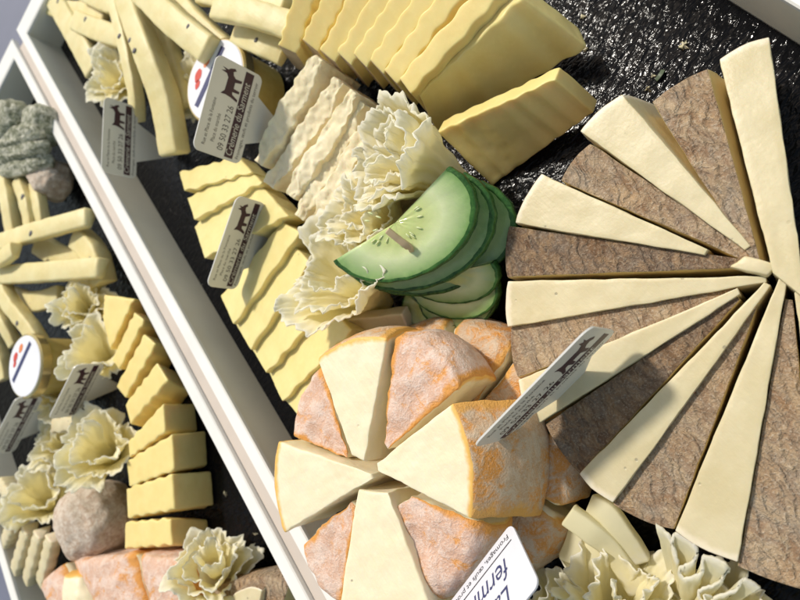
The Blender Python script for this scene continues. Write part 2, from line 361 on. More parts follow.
# ================================================================ WASHED-RIND CHEESE (centre)
ctr = P(376, 468, 7.6); ctr.z = 0
G2 = 'upper wedges of the orange washed-rind cheese'; G3 = 'lower layer wedges of the orange washed-rind cheese'
opale = [('paste', ('u-', 'v-', 'v+', 'w+'), M['soft']), ('rind', ('u+', 'w-'), M['orind2'])]
orr = [('paste', ('u-', 'v-', 'v+', 'w-'), M['soft']), ('rind', ('u+', 'w+'), M['orind'])]
def owedge(lab, kd, a, b_, tips, z, zb=3.9, bot=None, r=.35, bul=.5, **k):
    A_, B_ = P(*a, z), P(*b_, z); T = [P(*t, z) for t in tips]
    if len(T) == 1: s_ = (B_ - A_).normalized() * .15; T = [T[0] - s_, T[0] + s_]
    rad = ((A_ + B_) / 2 - (T[0] + T[1]) / 2); rad.z = 0; rad.normalize()
    def dn(p, o): q = p + rad * o; return V((q.x, q.y, zb))
    if bot: ba, bb = P(*bot[0], zb), P(*bot[1], zb)
    else: ba, bb = dn(A_, .3), dn(B_, .3)
    c = [dn(T[0], 0), ba, bb, dn(T[1], 0), T[0], A_, B_, T[1]]
    rnd = kd == 'r'
    def disp(u, v, w_, x):
        d = rad * bul * (1 - (2 * v - 1) ** 2) * u ** 4 + rad * .45 * (1 - (2 * w_ - 1) ** 2) * u ** 6
        if rnd: d += V((0, 0, 1)) * (-.6 * max(0, u - .7) ** 2 * 2.0 - .10 * (2 * v - 1) ** 4 * u + .16 * N(x, .9)) * w_
        return d
    return block('soft_cheese_wedge', lab, 'cheese wedge', c, opale if kd == 'p' else orr, G2, disp=disp, r=.16 if rnd else .12, rough=.12 if rnd else .05, st=.22, **k)
owedge('pale cut-face-up wedge at the top of the orange cheese', 'p', (317, 360), (387, 338), [(352, 456), (364, 462)], 7.8, seed=1)
owedge('pinkish white rind-up wedge at the upper right of the orange cheese', 'r', (392, 338), (459, 388), [(386, 447)], 7.5, seed=2, bul=.7)
owedge('pale wedge with a tall rind side under the tip of the tilted tag', 'p', (452, 402), (470, 519), [(376, 464), (377, 470)], 8.0, 3.6, ((539, 398), (541, 517)), seed=3)
owedge('domed pink rind-up wedge beside the white card', 'r', (477, 522), (424, 598), [(411, 496), (398, 505)], 7.3, seed=4, bul=.6)
owedge('pale wedge pointing down to the bottom frame edge', 'p', (432, 612), (338, 612), [(388, 493), (358, 490)], 7.7, seed=5)
owedge('pink rind-up wedge low on the left of the orange cheese', 'r', (342, 605), (299, 545), [(353, 503)], 7.2, seed=6)
owedge('pale cut-face-up wedge on the left over the tray rim', 'p', (284, 533), (278, 441), [(373, 478), (372, 474)], 7.8, seed=7)
owedge('small pinkish rind-up wedge between the two upper left pale wedges', 'r', (291, 437), (320, 368), [(347, 456)], 7.2, seed=8)
P3c = P(470, 460, 3.8)
Rl = 6.5; cl = ctr + V((1.3, -.5, 0))
labs = ['lower rind wedge facing right beneath the tall-sided pale wedge', 'lower rind wedge in the upper right row of folds', 'lower rind wedge seen just above the tilted tag',
        'lower rind wedge behind the pinkish upper right wedge', 'lower rind wedge at the back of the orange cheese', 'lower rind wedge on the rim side of the orange cheese',
        'lower rind wedge under the leftmost pale wedge', 'lower rind wedge at the bottom frame edge', 'lower rind wedge behind the white card', 'lower rind wedge at the lower right of the orange cheese']
nl = 10
for k in range(nl):
    a0 = k * 2 * math.pi / nl - 1.1 + .03; a1 = (k + 1) * 2 * math.pi / nl - 1.1 - .03
    p = lambda a, r_, z: cl + V((math.cos(a) * r_, math.sin(a) * r_, z))
    rr = Rl + .25 * N(V((k * 3.3, 0, 0)))
    c = [p(a0, .5, .03), p(a0, rr, .03), p(a1, rr, .03), p(a1, .5, .03), p(a0, .5, 3.7), p(a0, rr - .1, 3.6), p(a1, rr - .1, 3.6), p(a1, .5, 3.7)]
    am = (a0 + a1) / 2; rad = V((math.cos(am), math.sin(am), 0))
    def disp(u, v, w_, x): return rad * (.35 * (1 - (2 * v - 1) ** 2) * u ** 5 + .6 * (1 - (2 * w_ - 1) ** 2) * u ** 5)
    block('soft_cheese_wedge', labs[k], 'cheese wedge', c, [('paste', ('u-', 'v-', 'v+', 'w-'), M['soft']), ('rind', ('u+', 'w+'), M['orind2'])], G3, disp=disp, r=.4, rough=.12, st=.28, seed=20 + k)

# ================================================================ YELLOW CRINKLE SLABS
def wavy(n, amp, axis=None, ph=0, taper=True):
    return n, amp, ph
def slab(name, label, front, th, waves=6, amp=.09, mat='yellow', rind=False, group=None, cat='cheese slice', r=.1, st=.16, seed=0, tdir=None, rough=.02, ph=0):
    """front: four (px,py,z): inner top, outer top, outer bottom, inner bottom. th: cm thickness, laid behind the face (away from the viewer side)"""
    A_, B_, C_, D_ = [P(*q) for q in front]
    n = ((B_ - A_).cross(D_ - A_)).normalized()
    cen = (A_ + B_ + C_ + D_) / 4
    if n.dot(V((0, 0, H)) - cen) < 0: n = -n
    back = -n * th if tdir is None else V(tdir)
    c = [D_ + back, C_ + back, C_, D_, A_ + back, B_ + back, B_, A_]
    def disp(u, v, w_, x): return n * amp * (.8 + .8 * N(V((u * 3, seed * 3.3, 5)))) * math.sin(2 * math.pi * (waves * u + ph + .5 * N(V((u * 2, seed * 5.1, w_ * .6))))) + n * .10 * N(V((u * 2.3, w_ * 2, seed * 7)))
    mats = [('slab', ALL, M[mat])] if not rind else [('paste', ('u+', 'v-', 'v+', 'w-', 'w+'), M[mat]), ('rind', ('u-',), M['yrind'])]
    return block(name, label, cat, c, mats, group, disp=disp, r=r, st=st, rough=rough, seed=seed)
GY = 'fan of crinkle-cut yellow slabs along the top'
slab('cheese_slab', 'lowest yellow crinkle slab of the fan, beside the pale rosette', [(437, 132, 3.4), (555, 79, 4.8), (594, 112, 1.6), (492, 186, .1)], 1.1, 6.0, .075, rind=True, group=GY, seed=1)
slab('cheese_slab', 'large yellow crinkle slab with its blunt end over the black sheet', [(419, 96, 3.8), (523, -4, 5.2), (588, 47, 1.8), (440, 138, .1)], 1.4, 5.6, .075, rind=True, group=GY, seed=2)
fan = [((411, 94), (508, -14), 'third yellow slab of the fan counted from the black sheet'), ((397, 84), (470, -14), 'fourth yellow slab of the fan counted from the black sheet'),
       ((383, 74), (447, -14), 'fifth yellow slab of the fan, middle of the row'), ((367, 68), (424, -14), 'sixth yellow slab, above the crumbly block corner'),
       ((352, 66), (402, -14), 'seventh yellow slab, left of the middle of the fan'), ((336, 63), (378, -14), 'eighth yellow slab with a dark rind foot'),
       ((318, 52), (352, -14), 'ninth yellow slab, second from the left end of the fan'), ((297, 54), (318, -14), 'leftmost upright yellow slab of the fan, beside the sticks')]
for k, (a, b_, lab) in enumerate(fan):
    wx = 24 - k * .8
    slab('cheese_slab', lab, [(a[0], a[1], 4.6), (b_[0], b_[1], 5.6), (b_[0] + wx * 1.4, b_[1] + 30, 3.0), (a[0] + wx * .8, a[1] + 22, .3)], 1.15 + .02 * k, 4.2 + (k * 37 % 7) * .2, .075, rind=True, group=GY, seed=3 + k, mat='yellow', ph=k * .13)
GL = 'shingled yellow crinkle slabs beside the rail'
def flat(name, label, quad, z, th, waves, amp, mat='yellow2', group=None, cat='cheese slice', seed=0, r=.12, st=.18, zb=None, mats=None):
    "quad px: long side A-B far, then C, D; laid slab with thickness th downwards"
    q = [P(*p[:2], p[2] if len(p) > 2 else z) for p in quad]; dz = V((0, 0, th))
    A_, B_, C_, D_ = q
    c = [A_ - dz, B_ - dz, C_ - dz, D_ - dz, A_, B_, C_, D_]
    nn = (D_ - A_).normalized()
    def disp(u, v, w_, x): return nn * amp * (.8 + .8 * N(V((u * 3, seed * 3.3, 5)))) * math.sin(2 * math.pi * (waves * u + seed * .37 + .5 * N(V((u * 2, seed * 5.1, w_ * .6)))))
    return block(name, label, cat, c, mats or [('slab', ALL, M[mat])], group, disp=disp, r=r, st=st, rough=.03, seed=seed)
flat('cheese_slab', 'topmost small crinkle slab under the big goat tag', [(179, 172, 2.0), (238, 156, 2.4), (252, 172, 3.4), (184, 191, 2.6)], 3, 1.8, 4, .12, group=GL, seed=1)
flat('cheese_slab', 'second small crinkle slab under the big goat tag', [(187, 198, 2.2), (246, 166, 2.7), (262, 182, 3.6), (194, 220, 2.9)], 3, 2.0, 5, .12, group=GL, seed=2)
flat('cheese_slab', 'third crinkle slab, half hidden by the leaning tag', [(194, 226, 2.2), (255, 178, 2.8), (288, 215, 4.0), (204, 258, 3.0)], 3, 2.0, 5, .10, group=GL, seed=3)
for k, (A_, B_, C_, D_, lab) in enumerate([((220, 296), (282, 222), (300, 232), (233, 325), 'crinkle slab just below the leaning tag'),
      ((234, 322), (293, 245), (310, 262), (250, 350), 'second crinkle slab below the leaning tag'),
      ((251, 348), (305, 275), (330, 300), (266, 374), 'third crinkle slab below the leaning tag'),
      ((268, 372), (322, 300), (352, 330), (282, 402), 'fourth crinkle slab, touching the big pale rosette'),
      ((281, 396), (335, 328), (366, 345), (300, 418), 'last crinkle slab, tucked under the orange cheese')]):
    flat('cheese_slab', lab, [(*A_, 2.3), (*B_, 3.1), (*C_, 4.0), (*D_, 3.0)], 3, 2.3, 3.6 + .3 * k, .10, group=GL, seed=5 + k)
slab('cheese_slab', 'grey-edged slab lying between the rosette and the orange cheese', [(330, 322, 3.2), (402, 314, 3.4), (412, 338, 2.0), (335, 345, 2.0)], .8, 2, .05, mat='tomme', seed=31)

# crumbly crinkle slices
GC = 'crumbly white crinkle slices in a block'
crl = ['outermost crumbly slice next to the big goat tag', 'second crumbly slice from the big goat tag', 'third crumbly slice from the big goat tag', 'fourth crumbly slice, middle of the block',
       'fifth crumbly slice from the big goat tag', 'sixth crumbly slice, next to the upper rosette', 'last crumbly slice, tucked behind the rosettes']
cr = [((251, 158), (312, 52)), ((264, 178), (334, 72)), ((279, 196), (345, 92)), ((293, 208), (357, 92)), ((306, 216), (366, 112)), ((318, 226), (374, 135)), ((332, 235), (384, 155))]
for k, (a, b_) in enumerate(cr):
    w_ = 14.5; zt = 4.4 + (.35, -.25, .2, -.35, .3, 0, .25)[k]
    quad = [(*a, zt - .4), (*b_, zt + .3), (b_[0] + w_, b_[1] + 11, zt), (a[0] + w_, a[1] + 11, zt - .7)]
    q = [P(*p) for p in quad]; dz = V((0, 0, 3.8)); nn = (q[3] - q[0]).normalized()
    c = [p - dz for p in q] + q
    def disp(u, v, w2, x, k=k): return nn * .05 * math.sin(2 * math.pi * (5 * u + k * .4)) + V((0, 0, 1)) * (.40 * N(x + V((k * 9, 0, 0)), .5) + .14 * N(x, 2.6) + .07 * N(x, 7)) * w2 + nn * (.12 * N(x, 2.0) + .06 * N(x, 7)) + (nn.cross(V((0, 0, 1)))) * (1.3 * N(V((k * 4.7, .5, .3)))) + nn * (.5 - v) * (.55 * max(0, 1 - u / .22) ** .6 + .5 * max(0, (u - .8) / .2) ** .6)
    block('crumbly_slice', crl[k], 'cheese slice', c, [('slice', ALL, M['crumb'])], GC, disp=disp, r=.08, st=.13, rough=.05, seed=k)

# ================================================================ ROSETTES
def rosette(label, bp, rc, rad, turns=2.4, k=4, A=.16, seed=0, start=.15, group='frilly cheese rosettes', squash=1.0, phase=0, hh=.3, frill=1.0, lam=1.15):
    """thin shaved sheet wound into a cone: bp base point, rc centre of the frilly rim, rad rim radius (cm)"""
    ax = (rc - bp); Hh = ax.length; ax.normalize()
    e1 = ax.orthogonal().normalized(); e2 = ax.cross(e1)
    nu, nv = int(turns * 190 * max(1, rad / 2.8)), 24; vs, fs, uv = [], [], []; arc = 0; rs0 = None
    for i in range(nu + 1):
        s = i / nu; th = s * turns * 2 * math.pi + phase; rs = rad * (start + (1 - start) * s ** .8)
        arc += rs * turns * 2 * math.pi / nu
        g1 = 1.5 * N(V((arc * .35, seed, 0))); a2 = .75 + .9 * N(V((arc * .5, seed + 9, 0)))
        big = math.sin(k * th + 2 * N(V((s * 3, seed, 4)))) ; fr1 = 2 * math.pi * arc / lam + g1 * 2
        top = 1 + .22 * N(V((arc * .4, seed + 30, 0)))
        for j in range(nv + 1):
            t = j / nv
            rr = rs * (.10 + .90 * t ** 1.25) * (1 + .14 * big * t)
            f = t ** 3.2 * a2 * frill * (.35 + .65 * min(1, rs / 2))
            rr += .30 * f * math.sin(fr1) + .10 * t ** 7 * math.sin(fr1 * 2.7)
            dth = .30 * f * math.sin(fr1 * .5 + 1) / max(rr, .5)
            hgt = Hh * t * top * (1 - hh * s * t) + A * rad * big * t * t * .6 + .26 * f * math.sin(fr1 * .5 + 2) - .35 * max(0, t - .8) * f * 3
            p = bp + ax * hgt + (e1 * math.cos(th + dth) + e2 * math.sin(th + dth) * squash) * rr
            p += NV(p + V((seed, 0, 0)), .8) * .30 * t + NV(p, 3.5) * .10 * t ** 3 + NV(p, 8) * .05 * t ** 7
            vs.append(p); uv.append((t, s, 0))
    for i in range(nu):
        for j in range(nv):
            a = i * (nv + 1) + j; fs.append([a, a + nv + 1, a + nv + 2, a + 1])
    zmin = min(v.z for v in vs)
    if zmin < .05:
        for v in vs:
            if v.z < .05: v.z = .05 + .02 * (v.z - zmin)
    o = mk('cheese_rosette', vs, fs, M['ros'], uvw=uv); tag(o, label, 'cheese rosette', group)
    md = o.modifiers.new('thick', 'SOLIDIFY'); md.thickness = .0006; md.offset = 0
    return o
rosette('tall frilly rosette above the cucumber, tail pointing right', P(478, 190, .6), P(380, 146, 7.2), 3.2, 3.4, 3, seed=3, phase=1.0, hh=.05, frill=.8, lam=1.0, A=.2)
rosette('frilly rosette crown packed behind the cucumber slices', P(412, 240, .6), P(348, 206, 6.0), 3.0, 3, 4, seed=11, phase=.2, hh=.1, frill=.8, lam=1.0)
rosette('big smooth-petalled rosette left of the cucumber', P(388, 304, .5), P(328, 264, 5.7), 4.05, 2.5, 3, seed=8, start=.3, phase=2.4, hh=.05, frill=.85, lam=1.2)
rosette('frilly rosette at the bottom of the frame under the brown wheel', P(615, 640, .4), P(628, 578, 4.2), 3.3, 3.0, 4, seed=21)
rosette('loose rosette in shade at the bottom, right of the white card', P(560, 640, .4), P(566, 590, 3.0), 2.2, 2.6, 4, seed=23)
rosette('wavy-edged rosette at the bottom right corner of the tray', P(735, 650, .4), P(728, 600, 3.2), 2.4, 2.4, 4, seed=24, lam=1.6)
rosette('small rosette above the upper left tag', P(128, 88, .8), P(104, 75, 3.6), 3.3, 3.2, 4, seed=31, lam=1.5)
rosette('rosette hidden behind the jar lid', P(212, 90, .5), P(190, 84, 2.6), 3.4, 3.0, 4, seed=32, lam=1.5)
rosette('frilly rosette in the left tray next to the short yellow blocks', P(95, 318, .8), P(76, 300, 4.2), 2.9, 3.2, 4, seed=41, lam=1.4)
rosette('smooth rosette in the left tray above the middle tag', P(112, 362, .8), P(88, 345, 4.4), 3.2, 2.0, 3, seed=42, start=.4, lam=1.8)
rosette('rosette between the two tags in the left tray', P(70, 395, .3), P(50, 388, 3.6), 3.0, 3.0, 4, seed=43, lam=1.5)
rosette('large pale rosette below the middle tag in the left tray', P(118, 462, .8), P(92, 440, 5.0), 3.5, 2.6, 3, seed=44, start=.3, lam=1.6)
rosette('rosette at the far left frame edge below the lowest tag', P(55, 510, .8), P(30, 490, 4.6), 3.3, 2.2, 3, seed=45, start=.35, lam=1.6)
rosette('half-hidden rosette between the lowest tag and the large pale rosette', P(70, 450, .4), P(52, 440, 3.0), 2.6, 2.6, 3, seed=47, lam=1.4)
rosette('curly rosette on the black sheet near the bottom of the rail', P(222, 590, .4), P(206, 555, 4.4), 3.0, 3.6, 4, A=.2, seed=46, lam=1.7)

# folded ribbons of cheese (bottom right)
def sweep(name, label, cat, pts, wd, ht, mat, group=None, parent=None, n=40, tip=1.0, twist=0, rough=.03, seed=0, wave=0, zscale=1):
    P_ = [V(p) for p in pts]; vs, fs, uv = [], [], []; ring = []
    def cat_(t):
        m_ = len(P_) - 1; x = min(t * m_, m_ - 1e-6); i = int(x); f = x - i
        p0, p1, p2, p3 = P_[max(i - 1, 0)], P_[i], P_[i + 1], P_[min(i + 2, m_)]
        return .5 * ((2 * p1) + (p2 - p0) * f + (2 * p0 - 5 * p1 + 4 * p2 - p3) * f * f + (3 * p1 - p0 - 3 * p2 + p3) * f ** 3)
    sec = []
    rr = .22
    for a in range(11):
        an = a / 16 * 2 * math.pi; cx, cy = math.cos(an), math.sin(an); e = .28
        sec.append((math.copysign(abs(cx) ** e, cx) * .5, math.copysign(abs(cy) ** e, cy) * .5))
    for i in range(n + 1):
        t = i / n; p = cat_(t); d = (cat_(min(t + .01, 1)) - cat_(max(t - .01, 0))).normalized()
        s_ = d.cross(V((0, 0, 1))).normalized(); u_ = s_.cross(d)
        if twist:
            rm = Matrix.Rotation(twist * t, 3, d); s_ = rm @ s_; u_ = rm @ u_
        e = min(1, t / .015 + .85, (1 - t) / .015 + .85); sc_ = (1 + (tip - 1) * t) * e
        for (a, b_) in sec:
            q = p + s_ * a * wd * sc_ + u_ * b_ * ht * e
            if wave: q += s_ * wave * math.sin(t * 30)
            q += NV(q + V((seed, 0, 0)), 1.2) * rough; vs.append(q); uv.append((t, a, b_))
    m_ = len(sec)
    for i in range(n):
        for a in range(m_): fs.append([i * m_ + a, i * m_ + (a + 1) % m_, (i + 1) * m_ + (a + 1) % m_, (i + 1) * m_ + a])
    fs.append(list(range(m_))[::-1]); fs.append([n * m_ + a for a in range(m_)])
    o = mk(name, vs, fs, M[mat], parent, uvw=uv)
    return tag(o, label, cat, group) if parent is None else o
GR = 'rolled and folded ribbons of cheese at the bottom'
sweep('cheese_ribbon', 'tube-like curl of cheese pointing up left at the bottom', 'cheese ribbon', [P(568, 514, 3.4), P(590, 530, 3.2), P(612, 548, 2.6), P(640, 590, 1.8)], 1.0, .8, 'ros', GR, seed=1)
sweep('cheese_ribbon', 'short curl of cheese with a torn end beside the tube-like curl', 'cheese ribbon', [P(592, 503, 2.6), P(608, 514, 2.8), P(622, 532, 2.6), P(640, 560, 2.0)], 1.0, .7, 'ros', GR, seed=2)
sweep('cheese_ribbon', 'thick shaded curl of cheese behind the white card', 'cheese ribbon', [P(568, 542, 2.2), P(590, 560, 2.4), P(580, 610, 1.6)], 1.6, .9, 'ros', GR, seed=3)
def ribbon(label, path, h, seed=0):
    "thin upright folded sheet following a path on top; bottom gathers below"
    n = 160; m_ = 14; P_ = [P(*p) for p in path]; vs, fs, uv = [], [], []
    base_ = P(680, 640, .6)
    for i in range(n + 1):
        t = i / n; k = len(P_) - 1; x = min(t * k, k - 1e-6); a = int(x); f = x - a
        p0, p1, p2, p3 = P_[max(a - 1, 0)], P_[a], P_[a + 1], P_[min(a + 2, k)]
        p = .5 * ((2 * p1) + (p2 - p0) * f + (2 * p0 - 5 * p1 + 4 * p2 - p3) * f * f + (3 * p1 - p0 - 3 * p2 + p3) * f ** 3)
        for j in range(m_ + 1):
            s_ = j / m_; q = p.lerp(base_, .85 * s_) ; q.z = p.z * (1 - s_) + .4 * s_
            q += NV(q, 7) * .06 * (1 - s_) + NV(q, 2.5) * .05; vs.append(q); uv.append((1 - s_ * 1.6, t, 0))
    for i in range(n):
        for j in range(m_): a = i * (m_ + 1) + j; fs.append([a, a + m_ + 1, a + m_ + 2, a + 1])
    o = mk('cheese_ribbon', vs, fs, M['ros'], uvw=uv); tag(o, label, 'cheese ribbon', GR)
    md = o.modifiers.new('thick', 'SOLIDIFY'); md.thickness = .0011; md.offset = 0
ribbon('thin ribbon of cheese folded in waves below the broad pale wedge',
       [(656, 524, 4.2), (668, 534, 4.1), (678, 560, 3.8), (672, 545, 4.0), (676, 532, 4.2), (695, 545, 4.2), (694, 560, 3.9), (680, 568, 3.7), (684, 578, 3.6), (702, 572, 3.8), (704, 556, 4.0), (728, 565, 4.1), (722, 580, 3.6), (700, 590, 3.4), (705, 600, 3.2), (735, 590, 3.4), (745, 578, 3.6), (760, 588, 3.4)], 2)

# ================================================================ CUCUMBER
def cuc(label, tl, tr, dep, z0, z1, th=.55, group='fanned cucumber slices', seeds=True, seed=0, zd=None):
    """half slice: chord from px tl (height z0) to px tr (height z1), bulging to px dep (height zd)"""
    a, b_, d = P(*tl, z0), P(*tr, z1), P(*dep, zd if zd is not None else (z0 + z1) / 2 - .5)
    c = (a + b_) / 2; U = (b_ - a) / 2; W = d - c; n = U.cross(W).normalized()
    if n.z < 0: n = -n
    og = c - n * th; og.z = min(og.z, d.z)
    t = thing('cucumber_slice', label, 'cucumber slice', og, group)
    na, nr = 48, 10; vs, fs, uv = [], [], []
    def pt(an, r_, h_): 
        return c + U * math.cos(an) * r_ + W * math.sin(an) * r_ + n * h_
    for side in (0, 1):
        for i in range(na + 1):
            an = -.16 + (math.pi + .32) * i / na
            for j in range(nr + 1):
                r_ = j / nr * .945
                h_ = (0 if side == 0 else -th) + (.035 * N(c + V((an * 2, r_ * 3, seed)), 2.0) - (.05 if .3 < r_ < .5 else 0)) * (1 if side == 0 else 0)
                vs.append(pt(an, r_, h_)); uv.append((r_, i / na, side))
    o_ = (na + 1) * (nr + 1)
    for i in range(na):
        for j in range(nr):
            q = i * (nr + 1) + j; fs.append([q, q + 1, q + nr + 2, q + nr + 1]); fs.append([o_ + q, o_ + q + nr + 1, o_ + q + nr + 2, o_ + q + 1])
    for i in (0, na):
        for j in range(nr): q = i * (nr + 1) + j; fs.append([q, q + 1, o_ + q + 1, o_ + q])
    mk('flesh', vs, fs, M['cuc'], t, uvw=uv)
    vs, fs = [], []
    prof = [(.935, .0), (.975, .02), (1.0, -.04), (1.0, -th + .04), (.985, -th - .02), (.935, -th)]
    for i in range(na + 1):
        an = -.16 + (math.pi + .32) * i / na
        for r_, h_ in prof: vs.append(pt(an, r_ * (1 + .006 * math.sin(an * 22)), h_))
    m_ = len(prof)
    for i in range(na):
        for j in range(m_ - 1): q = i * m_ + j; fs.append([q, q + 1, q + m_ + 1, q + m_])
    mk('skin', vs, fs, M['cskin'], t)
    if seeds:
        vs, fs = [], []
        for k in range(16):
            an = .1 + (math.pi - .2) * k / 10 + .22 * math.sin(k * 5); rr = .33 + .12 * math.sin(k * 3.1); ce = pt(an, rr, .02)
            d1 = (pt(an, rr + .1, .02) - ce).normalized() * .17; d2 = n.cross(d1).normalized() * .05; o2 = len(vs)
            for a_ in range(6):
                for b2 in range(8):
                    al = a_ / 5 * math.pi; be = b2 / 8 * 2 * math.pi
                    vs.append(ce + d1 * math.cos(al) + (d2 * math.cos(be) + n * .05 * math.sin(be)) * math.sin(al))
            for a_ in range(5):
                for b2 in range(8): fs.append([o2 + a_ * 8 + b2, o2 + a_ * 8 + (b2 + 1) % 8, o2 + (a_ + 1) * 8 + (b2 + 1) % 8, o2 + (a_ + 1) * 8 + b2])
        mk('seeds', vs, fs, M['seed'], t)
    return t
cuc('lowest cucumber slice with its pale face peeking out at the bottom', (404, 296), (450, 330), (414, 336), 2.4, 2.6, seeds=False, seed=8, zd=2.0)
cuc('cucumber slice second from the bottom of the stack', (418, 300), (497, 298), (455, 331), 2.9, 2.9, seeds=False, seed=7, zd=2.3)
cuc('third cucumber slice from the bottom, fanned to the right', (408, 290), (497, 284), (462, 320), 3.5, 3.5, seeds=False, seed=6, zd=2.8)
cuc('middle cucumber slice with a light green edge', (400, 280), (496, 268), (462, 304), 4.1, 4.1, seeds=False, seed=5, zd=3.3)
cuc('third cucumber slice from the top, mostly in shade', (362, 282), (492, 186), (484, 276), 4.8, 4.6, seeds=False, seed=4, zd=3.6)
cuc('cucumber slice right under the top slice', (350, 276), (474, 178), (462, 272), 5.9, 5.8, seeds=False, seed=3, zd=5.0)
cuc('top cucumber slice pierced by a toothpick', (339, 268), (458, 172), (444, 263), 6.9, 6.9, seed=2, zd=6.1)
sweep('toothpick', 'wooden toothpick stuck through the top cucumber slice', 'toothpick', [P(387, 230, 7.8), P(397, 238, 7.4), P(409, 247, 6.8), P(416, 252, 5.6)], .30, .26, 'wood', rough=.005, tip=1.2)

# ================================================================ STICKS
GS = 'long cheese sticks at the top left'
def stick(label, pts, wd, ht=1.0, group=GS, mat='sticks', flecks=2, tip=1.0, seed=0):
    pp = [P(*p) for p in pts]; base_ = V((pp[0].x, pp[0].y, min(p.z for p in pp)))
    t = thing('cheese_stick', label, 'cheese stick', base_, group)
    sweep('stick', None, None, pp, wd * .8, ht, mat, parent=t, tip=tip, seed=seed, rough=.06)
    random.seed(seed)
    for k in range(flecks):
        f = random.uniform(.15, .9) * (len(pp) - 1); i = int(f); p = pp[i].lerp(pp[i + 1], f - i) + V((random.uniform(-.3, .3) * wd, 0, ht * .5 + .02))
        bm = bmesh.new(); bmesh.ops.create_icosphere(bm, subdivisions=2, radius=random.uniform(.12, .24))
        for v in bm.verts: v.co = V((v.co.x * 1.4, v.co.y, v.co.z * .35)) * (1 + .4 * N(v.co, 6)) + p
        bmk('fleck', bm, M['truffle'], t, True)
    return t
stick('long stick running up from the small rosette along the rail', [(52, -10, 2.2), (75, 30, 2.5), (98, 72, 2.0)], 2.8, 1.4, seed=1, flecks=1)
stick('short fat stick lying crosswise above the small rosette', [(78, 22, 2.8), (108, 34, 3.0), (140, 42, 2.6)], 2.4, 1.3, seed=2, flecks=2)
stick('thin stick bending down just left of the middle stick', [(112, -8, 4.4), (125, 40, 4.4), (135, 90, 3.8), (138, 122, 3.0)], 1.3, 1.0, seed=3, flecks=1)
stick('middle stick with dark flecks, its end resting by the upper left tag', [(126, -8, 5.0), (147, 50, 4.8), (165, 100, 3.8), (175, 155, 2.6)], 2.3, 1.5, seed=4, flecks=3, tip=1.25)
stick('broad shaded stick behind the flecked middle stick', [(140, -8, 3.2), (165, 50, 3.0), (182, 110, 2.2)], 3.0, 1.2, seed=5, flecks=2)
stick('thick stick running from the top towards the jar lid', [(145, -8, 5.6), (175, 22, 5.4), (212, 52, 4.6)], 2.6, 1.4, seed=6, flecks=1)
stick('stick at the top edge leaning over the thick stick', [(172, -8, 4.0), (195, 22, 3.8), (235, 60, 3.0)], 2.4, 1.3, seed=7, flecks=1)
stick('pale-ended stick pointing left towards the top of the jar', [(218, 9, 5.6), (250, 14, 5.4), (295, 28, 4.6)], 2.2, 1.3, seed=8, flecks=0)
stick('stick lying under the pale-ended stick right of the jar', [(240, 32, 3.8), (265, 42, 3.8), (288, 52, 3.2)], 2.6, 1.3, seed=9, flecks=1)
stick('stick crossing the top frame edge beside the fan of slabs', [(205, -8, 4.4), (240, -2, 4.6), (290, 6, 4.2)], 2.6, 1.3, seed=10, flecks=0)
stick('stick far back between the rail corner and the crosswise stick', [(40, 2, 2.0), (70, 12, 2.2), (110, 14, 2.4)], 2.4, 1.2, seed=11, flecks=1)
stick('stick stump near the top edge above the middle sticks', [(85, -8, 3.2), (110, 4, 3.4), (140, 8, 3.2)], 2.2, 1.2, seed=12, flecks=0)
GS2 = 'cheese sticks heaped in the left tray'
stick('long stick reaching the rail across the left tray', [(-6, 246, 3.8), (40, 232, 4.2), (92, 218, 3.2)], 2.1, 1.4, GS2, seed=21, flecks=2)
stick('long nearly level stick below the rail-reaching stick', [(-6, 276, 4.0), (40, 273, 4.2), (105, 268, 3.2)], 2.2, 1.4, GS2, seed=22, flecks=2)
stick('blunt stick end lying on the sticks at the far left edge', [(-6, 262, 5.2), (6, 258, 5.4), (18, 250, 5.2)], 1.9, 1.3, GS2, seed=23, flecks=0)
stick('upright stick under the grey cheese at the left frame edge', [(4, 178, 3.4), (10, 205, 3.6), (16, 240, 3.0)], 2.0, 1.2, GS2, seed=24, flecks=1)
stick('thin stick between the two upright sticks under the grey cheese', [(20, 180, 3.0), (28, 205, 3.2), (33, 230, 2.8)], 1.7, 1.1, GS2, seed=25, flecks=1)
stick('upright stick nearest the rail under the grey cheese', [(36, 182, 2.6), (40, 205, 2.8), (44, 228, 2.4)], 1.6, 1.0, GS2, seed=26, flecks=0)
stick('short fat stick beside the rail below the long sticks', [(80, 238, 2.4), (95, 255, 2.4), (104, 285, 2.0)], 2.6, 1.6, GS2, seed=27, flecks=1)
stick('shaded stick under the two long level sticks', [(40, 244, 2.0), (60, 256, 2.2), (85, 262, 2.0)], 2.6, 1.2, GS2, seed=28, flecks=0)
stick('curved stick sweeping down at the far left edge', [(2, 285, 4.0), (12, 305, 4.0), (32, 330, 3.6), (45, 352, 3.0)], 1.9, 1.2, GS2, seed=29, flecks=1)
stick('wide stick lying under the curved stick', [(12, 296, 2.4), (35, 302, 2.6), (62, 296, 2.2)], 2.4, 1.0, GS2, seed=30, flecks=1)
stick('thin stick end at the left frame edge above the small jar', [(-4, 308, 3.6), (5, 325, 3.6), (16, 345, 3.0)], 1.4, 1.0, GS2, seed=31, flecks=0)
stick('stick lying low behind the small jar', [(-6, 340, 2.2), (2, 362, 2.2), (6, 380, 2.0)], 2.0, 1.2, GS2, seed=32, flecks=0)

